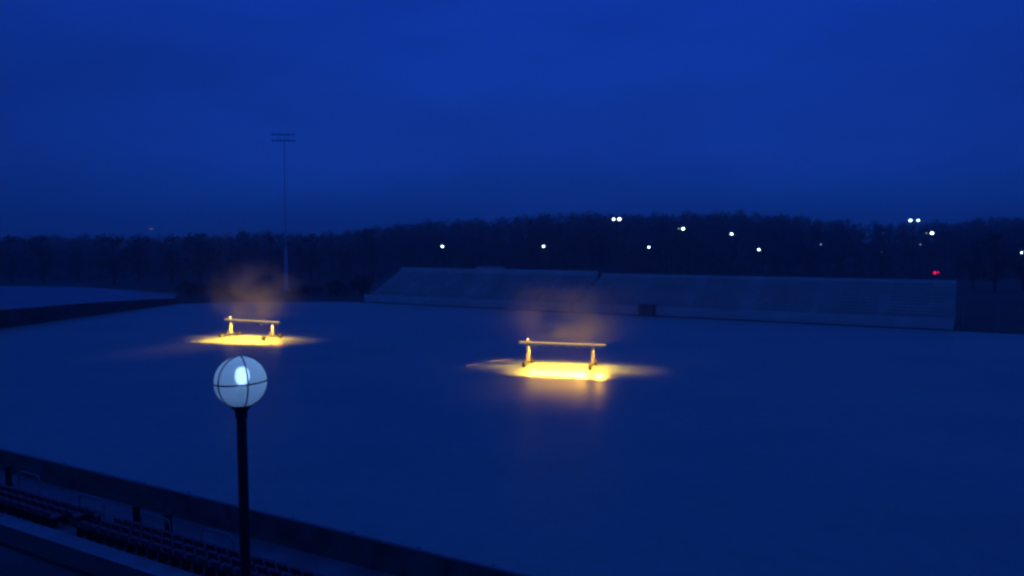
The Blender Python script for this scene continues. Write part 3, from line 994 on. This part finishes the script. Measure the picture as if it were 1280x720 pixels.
# steam drifting up from the warm lit ground
def steam(c, s, dens, seed, label):
    o = MB().lathe([(sin(a * pi / 12) + 1e-3, -cos(a * pi / 12)) for a in range(13)], 20).build('steam', M['concrete'])
    o.location = c; o.scale = s
    m = bpy.data.materials.new('steam_air'); m.use_nodes = True
    nt = m.node_tree
    for n in list(nt.nodes):
        if n.type != 'OUTPUT_MATERIAL': nt.nodes.remove(n)
    pv = nt.nodes.new('ShaderNodeVolumePrincipled')
    pv.inputs['Color'].default_value = (.98, .85, .60, 1)  # amber of the lamp glow put into the vapour colour
    tc = nt.nodes.new('ShaderNodeTexCoord')
    nz = nt.nodes.new('ShaderNodeTexNoise'); nz.inputs['Scale'].default_value = 2.2; nz.inputs['Detail'].default_value = 4
    mp = nt.nodes.new('ShaderNodeMapping'); mp.inputs['Location'].default_value = (seed, seed * 1.7, 0)
    nt.links.new(tc.outputs['Object'], mp.inputs['Vector']); nt.links.new(mp.outputs[0], nz.inputs['Vector'])
    ln = nt.nodes.new('ShaderNodeVectorMath'); ln.operation = 'LENGTH'
    nt.links.new(tc.outputs['Object'], ln.inputs[0])
    fall = nt.nodes.new('ShaderNodeMapRange'); fall.inputs['From Min'].default_value = 1.0; fall.inputs['From Max'].default_value = .1
    fall.interpolation_type = 'SMOOTHSTEP'
    nt.links.new(ln.outputs['Value'], fall.inputs['Value'])
    th = nt.nodes.new('ShaderNodeMapRange'); th.inputs['From Min'].default_value = .42; th.inputs['From Max'].default_value = .64
    nt.links.new(nz.outputs['Fac'], th.inputs['Value'])
    mu = nt.nodes.new('ShaderNodeMath'); mu.operation = 'MULTIPLY'
    nt.links.new(fall.outputs[0], mu.inputs[0]); nt.links.new(th.outputs[0], mu.inputs[1])
    # density cut below the boom so the lamps brighten no vapour there
    sz = nt.nodes.new('ShaderNodeSeparateXYZ'); nt.links.new(tc.outputs['Object'], sz.inputs[0])
    lift = nt.nodes.new('ShaderNodeMapRange'); lift.interpolation_type = 'SMOOTHSTEP'
    lift.inputs['From Min'].default_value = (1.45 - c[2]) / s[2]; lift.inputs['From Max'].default_value = (2.5 - c[2]) / s[2]
    nt.links.new(sz.outputs['Z'], lift.inputs['Value'])
    mu3 = nt.nodes.new('ShaderNodeMath'); mu3.operation = 'MULTIPLY'
    nt.links.new(mu.outputs[0], mu3.inputs[0]); nt.links.new(lift.outputs['Result'], mu3.inputs[1])
    m2 = nt.nodes.new('ShaderNodeMath'); m2.operation = 'MULTIPLY'; m2.inputs[1].default_value = dens
    nt.links.new(mu3.outputs[0], m2.inputs[0])
    nt.links.new(m2.outputs[0], pv.inputs['Density'])
    nt.links.new(pv.outputs[0], nt.nodes['Material Output'].inputs['Volume'])
    o.data.materials.clear(); o.data.materials.append(m)
    return tag(o, label, 'steam', kind='stuff')


r1, r2 = RIG1.location, RIG2.location
STEAM = 0.33
steam((r1.x + .3, r1.y + 1, 4.6), (6.5, 4.5, 4.9), STEAM, 1.3, 'warm steam rising over the farther rig')
steam((r2.x + .6, r2.y + .5, 3.6), (8, 4.5, 4.4), STEAM, 4.1, 'warm steam rising over the nearer rig')

# ------------------------------------------------------------------ sky, sun, camera
wd = bpy.data.worlds.new('World'); sc.world = wd; wd.use_nodes = True
nt = wd.node_tree
bg = nt.nodes['Background']
tc = nt.nodes.new('ShaderNodeTexCoord')
sx = nt.nodes.new('ShaderNodeSeparateXYZ'); nt.links.new(tc.outputs['Generated'], sx.inputs[0])
ramp = nt.nodes.new('ShaderNodeValToRGB')
e = ramp.color_ramp.elements
e[0].position = 0.0; e[0].color = (.0034, .033, .225, 1)
e[1].position = 1.0; e[1].color = (.0046, .040, .34, 1)
for pos, col in ((.035, (.0040, .0365, .27)), (.10, (.0052, .0405, .35)), (.20, (.0046, .0375, .345)), (.34, (.0046, .0385, .40))):
    q = e.new(pos); q.color = (*col, 1)
nt.links.new(sx.outputs['Z'], ramp.inputs['Fac'])
mp = nt.nodes.new('ShaderNodeMapping'); mp.inputs['Scale'].default_value = (1.6, 1.6, 5.5)
nt.links.new(tc.outputs['Generated'], mp.inputs['Vector'])
nz = nt.nodes.new('ShaderNodeTexNoise'); nz.inputs['Scale'].default_value = 1.5; nz.inputs['Detail'].default_value = 6
nt.links.new(mp.outputs[0], nz.inputs['Vector'])
mr = nt.nodes.new('ShaderNodeMapRange'); mr.inputs['From Min'].default_value = .3; mr.inputs['From Max'].default_value = .7
mr.inputs['To Min'].default_value = .80; mr.inputs['To Max'].default_value = 1.14
nt.links.new(nz.outputs['Fac'], mr.inputs['Value'])
mu = nt.nodes.new('ShaderNodeVectorMath'); mu.operation = 'MULTIPLY'
nt.links.new(ramp.outputs['Color'], mu.inputs[0]); nt.links.new(mr.outputs['Result'], mu.inputs[1])
sky = nt.nodes.new('ShaderNodeTexSky'); sky.sky_type = 'NISHITA'; sky.sun_disc = False
sky.sun_elevation = R(-4); sky.sun_rotation = R(160)
st2 = nt.nodes.new('ShaderNodeVectorMath'); st2.operation = 'MULTIPLY'; st2.inputs[1].default_value = (.002, .01, .05)
nt.links.new(sky.outputs['Color'], st2.inputs[0])
ad = nt.nodes.new('ShaderNodeVectorMath'); ad.operation = 'ADD'
nt.links.new(mu.outputs[0], ad.inputs[0]); nt.links.new(st2.outputs[0], ad.inputs[1])
# lens vignette put into the sky colour: brightest in one broad patch ahead
dt = nt.nodes.new('ShaderNodeVectorMath'); dt.operation = 'DOT_PRODUCT'; dt.inputs[1].default_value = Vector((.16, 1, .2)).normalized()
nt.links.new(tc.outputs['Generated'], dt.inputs[0])
pr_ = nt.nodes.new('ShaderNodeMapRange'); pr_.interpolation_type = 'SMOOTHSTEP'
pr_.inputs['From Min'].default_value = .60; pr_.inputs['From Max'].default_value = 1.0
pr_.inputs['To Min'].default_value = .68; pr_.inputs['To Max'].default_value = 1.0
nt.links.new(dt.outputs['Value'], pr_.inputs['Value'])
mu2 = nt.nodes.new('ShaderNodeVectorMath'); mu2.operation = 'MULTIPLY'
nt.links.new(ad.outputs[0], mu2.inputs[0]); nt.links.new(pr_.outputs['Result'], mu2.inputs[1])
nt.links.new(mu2.outputs[0], bg.inputs['Color'])
bg.inputs['Strength'].default_value = 1.0

sd = bpy.data.lights.new('sun', 'SUN'); sd.energy = .004; sd.angle = R(40); sd.color = (.3, .45, 1)
so = bpy.data.objects.new('sun', sd); C.objects.link(so); so.rotation_euler = (R(60), 0, R(160))

cd = bpy.data.cameras.new('camera'); cam = bpy.data.objects.new('camera', cd); C.objects.link(cam)
cam.location = (0, 0, CAM_H)
cam.rotation_euler = (R(90) - PITCH, 0, 0)
cd.sensor_width = 36; cd.lens = 36 * 1000 / 1280
cd.clip_start = .05; cd.clip_end = 4000
sc.camera = cam

sc.view_settings.view_transform = 'Standard'
sc.view_settings.look = 'None'
sc.view_settings.exposure = 0; sc.view_settings.gamma = 1
sc.render.engine = 'CYCLES'
cy = sc.cycles
cy.use_denoising = True
try:
    cy.denoiser = 'OPENIMAGEDENOISE'
except Exception:
    pass
cy.max_bounces = 6; cy.diffuse_bounces = 3; cy.glossy_bounces = 2; cy.transmission_bounces = 4; cy.volume_bounces = 1
cy.transparent_max_bounces = 8
cy.sample_clamp_indirect = 4
cy.volume_step_rate = 1.0
cy.volume_max_steps = 128
cy.pixel_filter_type = 'BLACKMAN_HARRIS'
cy.filter_width = 2.6
